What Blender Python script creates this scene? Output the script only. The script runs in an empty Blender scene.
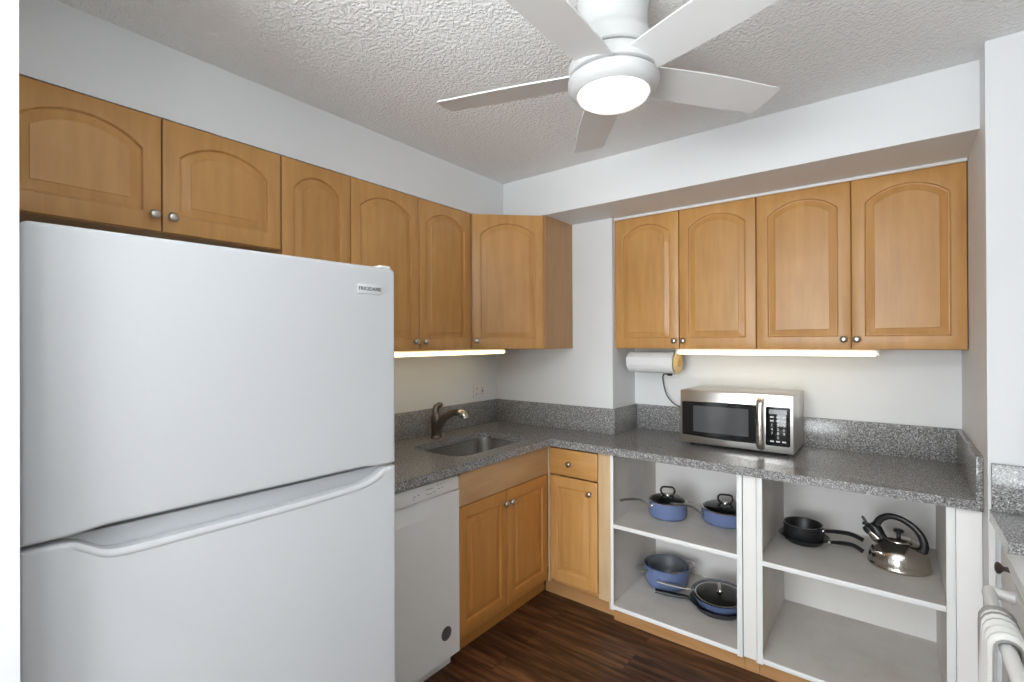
import bpy, bmesh, math, random
from mathutils import Vector, Matrix
from mathutils.geometry import tessellate_polygon
random.seed(7)
S = bpy.context.scene
COL = S.collection
PI = math.pi

# ------------------------------------------------------------------ camera
cam_data = bpy.data.cameras.new('camera')
cam = bpy.data.objects.new('camera', cam_data); COL.objects.link(cam)
cam_data.sensor_fit = 'HORIZONTAL'; cam_data.sensor_width = 36.0
cam_data.lens = 487.4859 / 1024 * 36.0
cam_data.clip_start = 0.02
yaw, pitch, roll = math.radians(38.0688), math.radians(0.1339), 0.0044
f0 = Vector((-math.sin(yaw), math.cos(yaw), 0)); r0 = Vector((math.cos(yaw), math.sin(yaw), 0)); u0 = Vector((0, 0, 1))
fw = f0*math.cos(pitch) + u0*math.sin(pitch); up = -f0*math.sin(pitch) + u0*math.cos(pitch)
rt = r0*math.cos(roll) - up*math.sin(roll); up2 = r0*math.sin(roll) + up*math.cos(roll)
M = Matrix((rt, up2, -fw)).transposed().to_4x4(); M.translation = Vector((2.2101, -2.6488, 1.4646))
cam.matrix_world = M
S.camera = cam

# ------------------------------------------------------------------ world, lights, exposure
S.view_settings.view_transform = 'Standard'; S.view_settings.look = 'None'
S.view_settings.gamma = 1.0; S.view_settings.exposure = 0.12; S.view_settings.use_curve_mapping = False
W = bpy.data.worlds.new('daylight'); S.world = W; W.use_nodes = True
W.node_tree.nodes['Background'].inputs[0].default_value = (0.96, 0.98, 1.0, 1)
W.node_tree.nodes['Background'].inputs[1].default_value = 0.2

def area(name, loc, target, sx, sy, power, color=(1, 1, 1)):
    l = bpy.data.lights.new(name, 'AREA'); l.shape = 'RECTANGLE'; l.size = sx; l.size_y = sy
    l.energy = power; l.color = color
    o = bpy.data.objects.new(name, l); COL.objects.link(o); o.location = loc
    d = Vector(target) - Vector(loc); o.rotation_euler = d.to_track_quat('-Z', 'Y').to_euler()
    return o
area('frontal_fill', (1.9, -5.6, 1.15), (1.5, 0.0, 0.9), 2.4, 1.8, 168, (0.92, 0.97, 1.0))  # added fill lamp behind the camera, lights shelf interiors and wall faces
area('ceiling_bounce_fill', (1.55, -3.75, 1.75), (1.55, -3.75, 2.44), 1.9, 1.2, 92, (0.92, 0.97, 1.0))  # added unseen uplight, brightens the ceiling; no fixture stands here
area('ceiling_bounce_fill', (2.55, -2.75, 1.75), (2.55, -2.75, 2.44), 0.7, 0.7, 12, (0.92, 0.97, 1.0))  # second, smaller added uplight beside the camera, also for the ceiling

# ------------------------------------------------------------------ materials
MATS = {}
def new_mat(name):
    m = bpy.data.materials.new(name); m.use_nodes = True; MATS[name] = m
    return m, m.node_tree.nodes, m.node_tree.links, m.node_tree.nodes['Principled BSDF']
def plain(name, col, rough=0.5, metal=0.0, **kw):
    m, n, l, b = new_mat(name)
    b.inputs['Base Color'].default_value = (*col, 1); b.inputs['Roughness'].default_value = rough; b.inputs['Metallic'].default_value = metal
    for k, v in kw.items(): b.inputs[k.replace('_', ' ')].default_value = v
    return m
def coords(n, l, scale, rnd=0.0, kind='Object'):
    tc = n.new('ShaderNodeTexCoord'); mp = n.new('ShaderNodeMapping'); mp.inputs['Scale'].default_value = scale
    if rnd:
        oi = n.new('ShaderNodeObjectInfo'); mu = n.new('ShaderNodeMath'); mu.operation = 'MULTIPLY'; mu.inputs[1].default_value = rnd
        ad = n.new('ShaderNodeVectorMath'); ad.operation = 'ADD'
        l.new(oi.outputs['Random'], mu.inputs[0]); l.new(tc.outputs[kind], ad.inputs[0]); l.new(mu.outputs[0], ad.inputs[1])
        l.new(ad.outputs[0], mp.inputs['Vector'])
    else: l.new(tc.outputs[kind], mp.inputs['Vector'])
    return mp.outputs['Vector']
def noise(n, l, vec, scale, detail=4, rough=0.55):
    t = n.new('ShaderNodeTexNoise'); t.inputs['Scale'].default_value = scale; t.inputs['Detail'].default_value = detail; t.inputs['Roughness'].default_value = rough
    l.new(vec, t.inputs['Vector']); return t.outputs['Fac']
def ramp(n, l, fac, stops):
    r = n.new('ShaderNodeValToRGB'); e = r.color_ramp.elements
    while len(e) < len(stops): e.new(0.5)
    for k, (p, c) in enumerate(stops): e[k].position = p; e[k].color = (*c, 1)
    l.new(fac, r.inputs['Fac']); return r.outputs['Color']
def mixc(n, l, fac, a, b, mode='MIX'):
    m = n.new('ShaderNodeMix'); m.data_type = 'RGBA'; m.blend_type = mode
    if isinstance(fac, float): m.inputs[0].default_value = fac
    else: l.new(fac, m.inputs[0])
    l.new(a, m.inputs[6]); l.new(b, m.inputs[7]); return m.outputs[2]
def bump(n, l, b, h, strength, dist):
    bp = n.new('ShaderNodeBump'); bp.inputs['Strength'].default_value = strength; bp.inputs['Distance'].default_value = dist
    l.new(h, bp.inputs['Height']); l.new(bp.outputs['Normal'], b.inputs['Normal'])
def wood(name, scale, c0, c1, c2, rough=0.36):
    m, n, l, b = new_mat(name)
    v = coords(n, l, scale, 9.0)
    a = noise(n, l, v, 3.2, 6, 0.6)
    col = ramp(n, l, a, [(0.25, c0), (0.5, c1), (0.75, c2)])
    v2 = coords(n, l, (1, 1, 1), 5.0)
    big = noise(n, l, v2, 3.0, 2)
    tint = ramp(n, l, big, [(0.3, (0.90, 0.87, 0.82)), (0.7, (1, 1, 1))])
    l.new(mixc(n, l, 1.0, col, tint, 'MULTIPLY'), b.inputs['Base Color'])
    b.inputs['Roughness'].default_value = rough
    return m
MAPLE = [(0.52, 0.265, 0.082), (0.585, 0.310, 0.102), (0.64, 0.350, 0.122)]
wood('maple_upright', (9, 9, 1.1), *MAPLE)
wood('maple_across_x', (1.1, 9, 9), *MAPLE)
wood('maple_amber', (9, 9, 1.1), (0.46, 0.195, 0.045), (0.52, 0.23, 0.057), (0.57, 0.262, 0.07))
wood('maple_pale', (9, 9, 1.1), (0.60, 0.42, 0.24), (0.66, 0.47, 0.28), (0.70, 0.52, 0.32), 0.5)
wood('maple_pale_across', (1.1, 9, 9), (0.50, 0.30, 0.14), (0.56, 0.34, 0.17), (0.61, 0.38, 0.20), 0.45)
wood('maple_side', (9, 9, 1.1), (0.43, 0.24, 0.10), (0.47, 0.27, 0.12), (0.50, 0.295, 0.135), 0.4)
wood('kick_board', (1.1, 9, 9), (0.40, 0.20, 0.075), (0.47, 0.25, 0.10), (0.53, 0.29, 0.125), 0.5)

def wall_mat(name, col, rough=0.55):
    m, n, l, b = new_mat(name)
    v = coords(n, l, (1, 1, 1))
    b.inputs['Base Color'].default_value = (*col, 1); b.inputs['Roughness'].default_value = rough
    bump(n, l, b, noise(n, l, v, 60, 3), 0.08, 0.003)
wall_mat('wall_paint', (0.775, 0.785, 0.79))
def ceiling_mat():
    m, n, l, b = new_mat('popcorn')
    v = coords(n, l, (1, 1, 1))
    a = noise(n, l, v, 92, 3, 0.5)
    h = ramp(n, l, a, [(0.40, (0, 0, 0)), (0.64, (1, 1, 1))])
    b.inputs['Base Color'].default_value = (0.90, 0.90, 0.895, 1)
    b.inputs['Roughness'].default_value = 0.9
    bump(n, l, b, h, 0.55, 0.008)
ceiling_mat()
def granite(name, k=1.0):
    m, n, l, b = new_mat(name)
    v = coords(n, l, (1, 1, 1))
    a = noise(n, l, v, 210, 3, 0.7)
    c = ramp(n, l, a, [(0.33, (0.06*k, 0.06*k, 0.062*k)), (0.45, (0.155*k, 0.152*k, 0.15*k)), (0.56, (0.25*k, 0.246*k, 0.242*k)), (0.68, (0.52*k, 0.52*k, 0.52*k))])
    vo = n.new('ShaderNodeTexVoronoi'); vo.inputs['Scale'].default_value = 260; l.new(v, vo.inputs['Vector'])
    c2 = ramp(n, l, vo.outputs['Color'], [(0.2, (0.6, 0.6, 0.6)), (0.8, (1.25, 1.25, 1.25))])
    l.new(mixc(n, l, 1.0, c, c2, 'MULTIPLY'), b.inputs['Base Color'])
    b.inputs['Roughness'].default_value = 0.17; b.inputs['Specular IOR Level'].default_value = 0.45
granite('granite', 1.32)
def floor_mat():
    m, n, l, b = new_mat('walnut_planks')
    tc = n.new('ShaderNodeTexCoord')
    br = n.new('ShaderNodeTexBrick'); l.new(tc.outputs['Object'], br.inputs['Vector'])
    br.inputs['Scale'].default_value = 1.0; br.inputs['Brick Width'].default_value = 1.25; br.inputs['Row Height'].default_value = 0.125
    br.inputs['Mortar Size'].default_value = 0.0012; br.inputs['Mortar Smooth'].default_value = 0.3; br.inputs['Bias'].default_value = 0.0
    br.inputs['Color1'].default_value = (0.0, 0.0, 0.0, 1); br.inputs['Color2'].default_value = (1, 1, 1, 1); br.inputs['Mortar'].default_value = (0.5, 0.5, 0.5, 1)
    br.offset = 0.37
    sc = n.new('ShaderNodeVectorMath'); sc.operation = 'SCALE'; sc.inputs['Scale'].default_value = 7.0; l.new(br.outputs['Color'], sc.inputs[0])
    ad = n.new('ShaderNodeVectorMath'); ad.operation = 'ADD'; l.new(tc.outputs['Object'], ad.inputs[0]); l.new(sc.outputs[0], ad.inputs[1])
    mp = n.new('ShaderNodeMapping'); mp.inputs['Scale'].default_value = (1.0, 11, 1); l.new(ad.outputs[0], mp.inputs['Vector'])
    a = noise(n, l, mp.outputs['Vector'], 3.0, 7, 0.62)
    c = ramp(n, l, a, [(0.32, (0.016, 0.006, 0.003)), (0.48, (0.062, 0.025, 0.011)), (0.64, (0.165, 0.072, 0.031))])
    tone = ramp(n, l, br.outputs['Color'], [(0.0, (0.82, 0.82, 0.82)), (1.0, (1.18, 1.15, 1.12))])
    c = mixc(n, l, 1.0, c, tone, 'MULTIPLY')
    dk = n.new('ShaderNodeRGB'); dk.outputs[0].default_value = (0.016, 0.007, 0.004, 1)
    l.new(mixc(n, l, br.outputs['Fac'], c, dk.outputs[0]), b.inputs['Base Color'])
    b.inputs['Roughness'].default_value = 0.38
floor_mat()
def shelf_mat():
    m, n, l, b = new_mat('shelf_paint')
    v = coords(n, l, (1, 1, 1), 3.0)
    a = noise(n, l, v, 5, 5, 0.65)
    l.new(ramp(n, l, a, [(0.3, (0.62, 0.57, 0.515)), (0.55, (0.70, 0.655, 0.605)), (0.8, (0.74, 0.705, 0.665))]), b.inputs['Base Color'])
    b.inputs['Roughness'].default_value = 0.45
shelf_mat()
def brushed(name, col, scale, rough):
    m, n, l, b = new_mat(name)
    v = coords(n, l, scale)
    a = noise(n, l, v, 40, 3)
    l.new(ramp(n, l, a, [(0.3, tuple(c*0.9 for c in col)), (0.7, col)]), b.inputs['Base Color'])
    b.inputs['Metallic'].default_value = 1.0; b.inputs['Roughness'].default_value = rough
brushed('steel_brushed', (0.66, 0.64, 0.61), (1, 8, 30), 0.28)
brushed('steel_sink', (0.50, 0.49, 0.47), (4, 1, 20), 0.26)
plain('steel_polished', (0.62, 0.60, 0.57), 0.14, 1.0)
plain('kettle_steel', (0.56, 0.52, 0.47), 0.15, 1.0)
plain('nickel', (0.50, 0.47, 0.42), 0.28, 1.0)
plain('faucet_bronze', (0.17, 0.145, 0.13), 0.3, 0.85)
plain('nozzle_chrome', (0.62, 0.6, 0.55), 0.25, 1.0)
plain('knob_bronze', (0.12, 0.10, 0.085), 0.35, 0.8)
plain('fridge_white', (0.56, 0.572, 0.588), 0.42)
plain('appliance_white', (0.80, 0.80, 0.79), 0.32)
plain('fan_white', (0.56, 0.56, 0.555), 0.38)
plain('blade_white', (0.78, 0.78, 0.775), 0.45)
plain('white_trim', (0.82, 0.82, 0.81), 0.5)
plain('white_board', (0.84, 0.82, 0.80), 0.5)
plain('plastic_white', (0.82, 0.81, 0.79), 0.4)
plain('black_plastic', (0.012, 0.012, 0.013), 0.35)
plain('black_pan', (0.016, 0.016, 0.018), 0.32)
plain('gloss_black', (0.010, 0.010, 0.011), 0.08)
plain('oven_window', (0.085, 0.085, 0.088), 0.10)
plain('key_white', (0.7, 0.7, 0.68), 0.5)
plain('mark_grey', (0.38, 0.38, 0.38), 0.5)
plain('dark_print', (0.05, 0.05, 0.055), 0.5)
plain('dark_gap', (0.05, 0.05, 0.05), 0.7)
plain('badge_silver', (0.74, 0.75, 0.76), 0.35, 0.3)
plain('badge_dark', (0.13, 0.13, 0.135), 0.4, 0.3)
plain('pot_blue', (0.145, 0.195, 0.36), 0.28)
plain('pot_lining', (0.14, 0.15, 0.17), 0.35)
plain('dark_enamel', (0.035, 0.037, 0.045), 0.4)
plain('paper', (0.82, 0.82, 0.82), 0.9)
plain('pale_wood', (0.70, 0.52, 0.25), 0.5)
plain('card_core', (0.55, 0.36, 0.12), 0.8)
plain('cord_black', (0.02, 0.02, 0.02), 0.5)
plain('drain_dark', (0.03, 0.03, 0.03), 0.4, 0.5)
def lid_glass_mat():
    m, n, l, b = new_mat('lid_glass')
    tr = n.new('ShaderNodeBsdfTransparent'); tr.inputs[0].default_value = (0.93, 0.955, 0.955, 1)
    gl = n.new('ShaderNodeBsdfGlossy'); gl.inputs['Roughness'].default_value = 0.04
    fr = n.new('ShaderNodeFresnel'); fr.inputs['IOR'].default_value = 1.6
    mx = n.new('ShaderNodeMixShader'); l.new(fr.outputs[0], mx.inputs[0]); l.new(tr.outputs[0], mx.inputs[1]); l.new(gl.outputs[0], mx.inputs[2])
    l.new(mx.outputs[0], n['Material Output'].inputs['Surface'])
lid_glass_mat()
def towel_mat():
    m, n, l, b = new_mat('towel_cloth')
    v = coords(n, l, (1, 1, 1))
    w = n.new('ShaderNodeTexWave'); w.wave_type = 'BANDS'; w.bands_direction = 'Y'; w.inputs['Scale'].default_value = 10.13
    w.inputs['Phase Offset'].default_value = 0.6
    l.new(v, w.inputs['Vector'])
    l.new(ramp(n, l, w.outputs['Fac'], [(0.16, (0.27, 0.26, 0.25)), (0.42, (0.74, 0.73, 0.70))]), b.inputs['Base Color'])
    b.inputs['Roughness'].default_value = 0.95
    bump(n, l, b, noise(n, l, v, 400, 2), 0.4, 0.002)
towel_mat()
def emit(name, col, strength):
    m, n, l, b = new_mat(name)
    b.inputs['Base Color'].default_value = (0.8, 0.8, 0.8, 1)
    b.inputs['Emission Color'].default_value = (*col, 1); b.inputs['Emission Strength'].default_value = strength
emit('fan_lens', (1.0, 0.975, 0.93), 0.75)
emit('tube_lens', (1.0, 0.80, 0.42), 2.2)

# ------------------------------------------------------------------ mesh helpers
def bm_new(): return bmesh.new()
def bx(bm, x0, x1, y0, y1, z0, z1, bev=0.0, seg=2):
    r = bmesh.ops.create_cube(bm, size=1.0)
    vs = r['verts']
    for v in vs:
        v.co = Vector(((x0+x1)/2 + v.co.x*(x1-x0), (y0+y1)/2 + v.co.y*(y1-y0), (z0+z1)/2 + v.co.z*(z1-z0)))
    if bev:
        es = list({e for v in vs for e in v.link_edges})
        bmesh.ops.bevel(bm, geom=es, offset=bev, segments=seg, affect='EDGES', profile=0.5)
    return bm
def box(*a, **k): return bx(bm_new(), *a, **k)
def lathe(bm, prof, c=(0, 0, 0), seg=40, axis='z', rot=None):
    rings = []
    c = Vector(c)
    def P(a, r, h):
        p = Vector((r*math.cos(a), r*math.sin(a), h))
        if axis == 'x': p = Vector((h, r*math.cos(a), r*math.sin(a)))
        if axis == 'y': p = Vector((r*math.cos(a), -h, r*math.sin(a)))   # h grows towards -y (out of a front)
        if rot: p = rot @ p
        return c + p
    for r, h in prof:
        if r < 1e-6: rings.append([bm.verts.new(P(0, 0, h))])
        else: rings.append([bm.verts.new(P(2*PI*k/seg, r, h)) for k in range(seg)])
    for A, B in zip(rings, rings[1:]):
        for k in range(seg):
            k2 = (k+1) % seg
            if len(A) == 1 and len(B) == 1: continue
            if len(A) == 1: bm.faces.new((A[0], B[k], B[k2]))
            elif len(B) == 1: bm.faces.new((A[k], B[0], A[k2]))
            else: bm.faces.new((A[k], B[k], B[k2], A[k2]))
    return bm
def tube(bm, pts, rad, seg=10, flat=1.0, upv=(0, 0, 1), caps=True):
    pts = [Vector(p) for p in pts]; n = len(pts)
    rads = rad if isinstance(rad, (list, tuple)) else [rad]*n
    rings = []
    for i, p in enumerate(pts):
        t = (pts[min(i+1, n-1)] - pts[max(i-1, 0)]).normalized()
        u = Vector(upv); s = t.cross(u)
        if s.length < 1e-3: s = t.cross(Vector((0.3, 1, 0.1)))
        s.normalize(); u = s.cross(t).normalized()
        rings.append([bm.verts.new(p + s*rads[i]*math.cos(2*PI*k/seg) + u*rads[i]*flat*math.sin(2*PI*k/seg)) for k in range(seg)])
    for A, B in zip(rings, rings[1:]):
        for k in range(seg): bm.faces.new((A[k], A[(k+1) % seg], B[(k+1) % seg], B[k]))
    if caps: bm.faces.new(rings[0][::-1]); bm.faces.new(rings[-1])
    return bm
def smooth_path(pts, n=6):
    pts = [Vector(p) for p in pts]; out = []
    P = [pts[0]*2 - pts[1]] + pts + [pts[-1]*2 - pts[-2]]
    for i in range(1, len(P)-2):
        for k in range(n):
            t = k/n
            out.append(0.5*((2*P[i]) + (-P[i-1]+P[i+1])*t + (2*P[i-1]-5*P[i]+4*P[i+1]-P[i+2])*t*t + (-P[i-1]+3*P[i]-3*P[i+1]+P[i+2])*t**3))
    out.append(pts[-1]); return out
def extrude_xz(bm, poly, y0, y1):
    """closed polygon in x,z given a thickness along y"""
    A = [bm.verts.new((x, y0, z)) for x, z in poly]; B = [bm.verts.new((x, y1, z)) for x, z in poly]
    n = len(poly)
    for k in range(n): bm.faces.new((A[k], A[(k+1) % n], B[(k+1) % n], B[k]))
    tri = tessellate_polygon([[Vector((x, z, 0)) for x, z in poly]])
    for t in tri:
        bm.faces.new([A[i] for i in t]); bm.faces.new([B[i] for i in t])
    return bm
def slab(bm, outer, holes, z0, z1):
    """flat slab from an x,y outline with holes"""
    loops = [outer] + holes
    T, Bm = [], []
    for lp in loops:
        T.append([bm.verts.new((x, y, z1)) for x, y in lp]); Bm.append([bm.verts.new((x, y, z0)) for x, y in lp])
    flatT = [v for a in T for v in a]; flatB = [v for a in Bm for v in a]
    for t in tessellate_polygon([[Vector((x, y, 0)) for x, y in lp] for lp in loops]):
        bm.faces.new([flatT[i] for i in t]); bm.faces.new([flatB[i] for i in t])
    for a, b in zip(T, Bm):
        n = len(a)
        for k in range(n): bm.faces.new((a[k], a[(k+1) % n], b[(k+1) % n], b[k]))
    return bm
def rrect(x0, x1, y0, y1, r, n=6):
    out = []
    for cx, cy, a0 in ((x1-r, y1-r, 0), (x0+r, y1-r, PI/2), (x0+r, y0+r, PI), (x1-r, y0+r, 1.5*PI)):
        for k in range(n+1):
            a = a0 + PI/2*k/n; out.append((cx + r*math.cos(a), cy + r*math.sin(a)))
    return out
def finish(name, bm, m, parent=None, smooth=None, flat_front=False):
    bmesh.ops.recalc_face_normals(bm, faces=bm.faces)
    me = bpy.data.meshes.new(name); bm.to_mesh(me); bm.free()
    me.materials.append(MATS[m])
    if smooth:
        for p in me.polygons: p.use_smooth = not (flat_front and abs(p.normal.y) > 0.9995)
        me.set_sharp_from_angle(angle=math.radians(smooth))
    o = bpy.data.objects.new(name, me); COL.objects.link(o)
    if parent: o.parent = parent
    return o
def ob(name, bm, m, parent=None, smooth=35, label=None):
    o = finish(name, bm, m, parent, smooth, 'door' in name or name == 'panel')
    if label: o['label'] = label
    return o
def tag(o, label, cat, group=None):
    o['label'] = label; o['category'] = cat
    if group: o['group'] = group
    return o
def thing(name, label, cat, loc=(0, 0, 0), rz=0.0, group=None):
    o = bpy.data.objects.new(name, None); COL.objects.link(o)
    o.empty_display_size = 0.1; o.location = loc; o.rotation_euler = (0, 0, rz)
    return tag(o, label, cat, group)
def struct(name, bm, m, smooth=None):
    o = finish(name, bm, m, None, smooth); o['kind'] = 'structure'; return o
def text_bm(body, size, x, y, z, depth=0.0006, align='CENTER'):
    c = bpy.data.curves.new('lettering', 'FONT'); c.body = body; c.size = size; c.extrude = depth; c.align_x = align; c.align_y = 'CENTER'
    o = bpy.data.objects.new('lettering', c); COL.objects.link(o)
    me = bpy.data.meshes.new_from_object(o.evaluated_get(bpy.context.evaluated_depsgraph_get()))
    bpy.data.objects.remove(o); bpy.data.curves.remove(c)
    bm = bm_new(); bm.from_mesh(me); bpy.data.meshes.remove(me)
    for v in bm.verts: v.co = Vector((x + v.co.x, y - v.co.z, z + v.co.y))
    return bm

# ------------------------------------------------------------------ the room
ZC = 0.914; ZB = 1.066; ZT = 2.44; ZS = 2.2
XA, XR, YR, YF = 0.894, 2.449, 0.318, -0.4416
struct('floor', box(-0.3, 5.2, -6.2, 0.6, -0.1, 0.0), 'walnut_planks')
struct('ceiling', box(-0.3, 5.2, -6.2, 0.6, ZT, ZT+0.1), 'popcorn')
struct('wall_left', box(-0.15, 0.0, -6.2, 0.6, 0.0, ZT), 'wall_paint')
struct('wall_back', box(0.0, XA, 0.0, 0.6, 0.0, ZT), 'wall_paint')
struct('wall_recess', box(XA, XR, YR, 0.6, 0.0, ZT), 'wall_paint')
struct('wall_right', box(XR, 3.12, YF, 0.6, 0.0, ZT), 'wall_paint')
struct('wall_far_right', box(3.12, 3.27, -4.2, 0.6, 0.0, ZT), 'wall_paint')
struct('light_blocker_right', box(2.22, 3.12, -3.35, -3.2, 0.0, ZT), 'wall_paint')  # unseen partition added behind the camera to keep fill light off wall_right
struct('wall_near_left', box(0.0, 1.0, -2.665, -2.508, 0.0, ZT), 'wall_paint')
struct('wall_soffit_left', slab(bm_new(), [(0.0, -2.508), (0.346, -2.508), (0.316, -0.611), (0.316, 0.0), (0.0, 0.0)], [], ZS, ZT), 'wall_paint')
struct('wall_soffit_back', box(0.316, XR, -0.311, YR, ZS, ZT), 'wall_paint')
# white bead where the right-hand wall cabinets meet the soffit, and the corner strip at the right return
struct('trim_1', box(XA+0.002, XR-0.002, 0.018, 0.034, ZS-0.014, ZS-0.0005, 0.003), 'white_trim')

# ------------------------------------------------------------------ cabinet doors
def arch_loop(x0, x1, z0, zs, zc, d, arch=True, nb=10, ns=8, na=20):
    xl, xr, zb = x0+d, x1-d, z0+d
    pts = [(xl + (xr-xl)*k/nb, zb) for k in range(nb)]
    if arch:
        xm = (x0+x1)/2; hw = (x1-x0)/2; sag = zc-zs
        R = (hw*hw + sag*sag)/(2*sag); cz = zc-R; R -= d
        top = lambda x: cz + math.sqrt(max(R*R - (x-xm)**2, 0))
    else: top = lambda x: zc-d
    pts += [(xr, zb + (top(xr)-zb)*k/ns) for k in range(ns)]
    pts += [(xr + (xl-xr)*k/na, top(xr + (xl-xr)*k/na)) for k in range(na)]
    pts += [(xl, top(xl) + (zb-top(xl))*k/ns) for k in range(ns)]
    return pts
def rect_loop(x0, x1, z0, z1, d, nb=10, ns=8, na=20):
    return arch_loop(x0, x1, z0, z1, z1, d, False, nb, ns, na)
def rings_to_faces(bm, rings, cap_last=False, cap_first=False):
    V = [[bm.verts.new(p) for p in r] for r in rings]
    n = len(V[0])
    for A, B in zip(V, V[1:]):
        for k in range(n): bm.faces.new((A[k], A[(k+1) % n], B[(k+1) % n], B[k]))
    if cap_last: bm.faces.new(V[-1])
    if cap_first: bm.faces.new(V[0][::-1])
    return V
def panel_door(parent, x0, x1, z0, z1, yf=0.0, arch=True, knob=None, side=0.048, bottom=0.058, shoulder=0.112, crown=0.05, thick=0.02, wood_='maple_upright'):
    L = lambda pts, y: [Vector((x, y, z)) for x, z in pts]
    px0, px1, pz0 = x0+side, x1-side, z0+bottom
    zs, zc = (z1-shoulder, z1-crown) if arch else (z1-bottom, z1-bottom)
    lo = lambda d: arch_loop(px0, px1, pz0, zs, zc, d, arch)
    fr = bm_new()
    rings_to_faces(fr, [L(rect_loop(x0, x1, z0, z1, 0.001), yf+thick), L(rect_loop(x0, x1, z0, z1, 0), yf+0.005), L(rect_loop(x0, x1, z0, z1, 0.0015), yf+0.0015),
                        L(rect_loop(x0, x1, z0, z1, 0.005), yf), L(lo(-0.001), yf), L(lo(0.002), yf+0.0015), L(lo(0.005), yf+0.0095), L(lo(0.009), yf+0.010)], cap_first=True)
    d = ob('door', fr, wood_, parent, 25)
    pn = bm_new()
    rings_to_faces(pn, [L(lo(0.008), yf+0.014), L(lo(0.0085), yf+0.0098), L(lo(0.010), yf+0.0094), L(lo(0.034), yf+0.0030), L(lo(0.0355), yf+0.0010), L(lo(0.039), yf+0.0008)], cap_last=True)
    ob('panel', pn, wood_, d, 25)
    if knob: knob_at(d, knob[0], yf, knob[1])
    return d
def knob_at(parent, x, y, z, m='nickel', s=1.0):
    prof = [(0.0, 0.0), (0.0075, 0.0), (0.0065, 0.004), (0.0055, 0.010), (0.008, 0.014), (0.0135, 0.018), (0.0155, 0.022), (0.0135, 0.026), (0.008, 0.0285), (0.0, 0.029)]
    return ob('knob', lathe(bm_new(), [(r*s, h*s) for r, h in prof], (x, y, z), 20, 'y'), m, parent, 50)

WG = 'maple wall cabinets'
def wall_cabinet(label, loc, rz, w, h, depth, doors, stile_side='maple_side'):
    t = thing('wall_cabinet', label, 'cabinet', loc, rz, WG)
    b = bm_new(); bx(b, 0.0, w, 0.0205, depth, 0.0, h, 0.001)
    ob('body', b, stile_side, t)
    for (a, c, k) in doors: panel_door(t, a, c, 0.002, h-0.002, 0.0, True, k)
    return t
ROT = PI/2
SKEW = 0.016      # the left run of wall cabinets is not quite square to the back wall
def skewed(y): return (0.322 - math.sin(SKEW)*(y+0.611), -0.611 + math.cos(SKEW)*(y+0.611), 0)
g = 0.0015
# left run: local x = world y, front faces world +x
wall_cabinet('short wide maple wall cabinet directly above the refrigerator, two arched doors', (skewed(-2.497)[0], skewed(-2.497)[1], 1.825), ROT+SKEW, 0.787, 0.373, 0.335,
             [(g, 0.392, (0.368, 0.052)), (0.395, 0.787-g, (0.418, 0.052))])
wall_cabinet('narrow single-door maple wall cabinet partly hidden behind the top right of the refrigerator', (skewed(-1.709)[0], skewed(-1.709)[1], 1.4236), ROT+SKEW, 0.310, 0.7745, 0.332,
             [(g, 0.310-g, (0.273, 0.045))])
wall_cabinet('two-door maple wall cabinet above the sink and faucet', (skewed(-1.398)[0], skewed(-1.398)[1], 1.4236), ROT+SKEW, 0.786, 0.7745, 0.321,
             [(g, 0.3965, (0.365, 0.045)), (0.3995, 0.786-g, (0.427, 0.045))])
# right run
wall_cabinet('two-door maple wall cabinet above the hanging paper towel roll', (XA+0.001, 0.0365, 1.4236), 0, 0.7715, 0.7705, 0.2805,
             [(g, 0.381, (0.358, 0.045)), (0.384, 0.7715-g, (0.407, 0.045))])
wall_cabinet('largest two-door maple wall cabinet, at far right beside the right wall, partly above the microwave', (1.6675, 0.0365, 1.4236), 0, 0.780, 0.7705, 0.2805,
             [(g, 0.3905, (0.364, 0.047)), (0.3935, 0.780-g, (0.412, 0.047))])
# diagonal corner cabinet
def corner_cabinet():
    t = thing('wall_cabinet', 'diagonal corner maple wall cabinet with one arched door and a plain side panel', 'cabinet', (0.322, -0.6105, 1.4236), PI/4, WG)
    h = 0.7745; s = 0.299*math.sqrt(2)
    R = Matrix.Rotation(-PI/4, 3, 'Z'); o = Vector((0.322, -0.6105, 0))
    k = 0.0145
    pts = [(0.001, -0.6105+0.0005), (0.322-k, -0.6105+0.0005), (0.322-k+0.0005, -0.6105+k*0.42), (0.621-k*0.42, -0.3115+k-0.0005), (0.621, -0.3115+k), (0.621, -0.0015), (0.001, -0.0015)]
    loc = [R @ (Vector((x, y, 0)) - o) for x, y in pts]
    b = bm_new(); slab(b, [(p.x, p.y) for p in loc], [], 0.0, h)
    ob('body', b, 'maple_side', t, None)
    panel_door(t, 0.004, s-0.004, 0.002, h-0.002, 0.0, True, (0.030, 0.05))
corner_cabinet()

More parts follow.
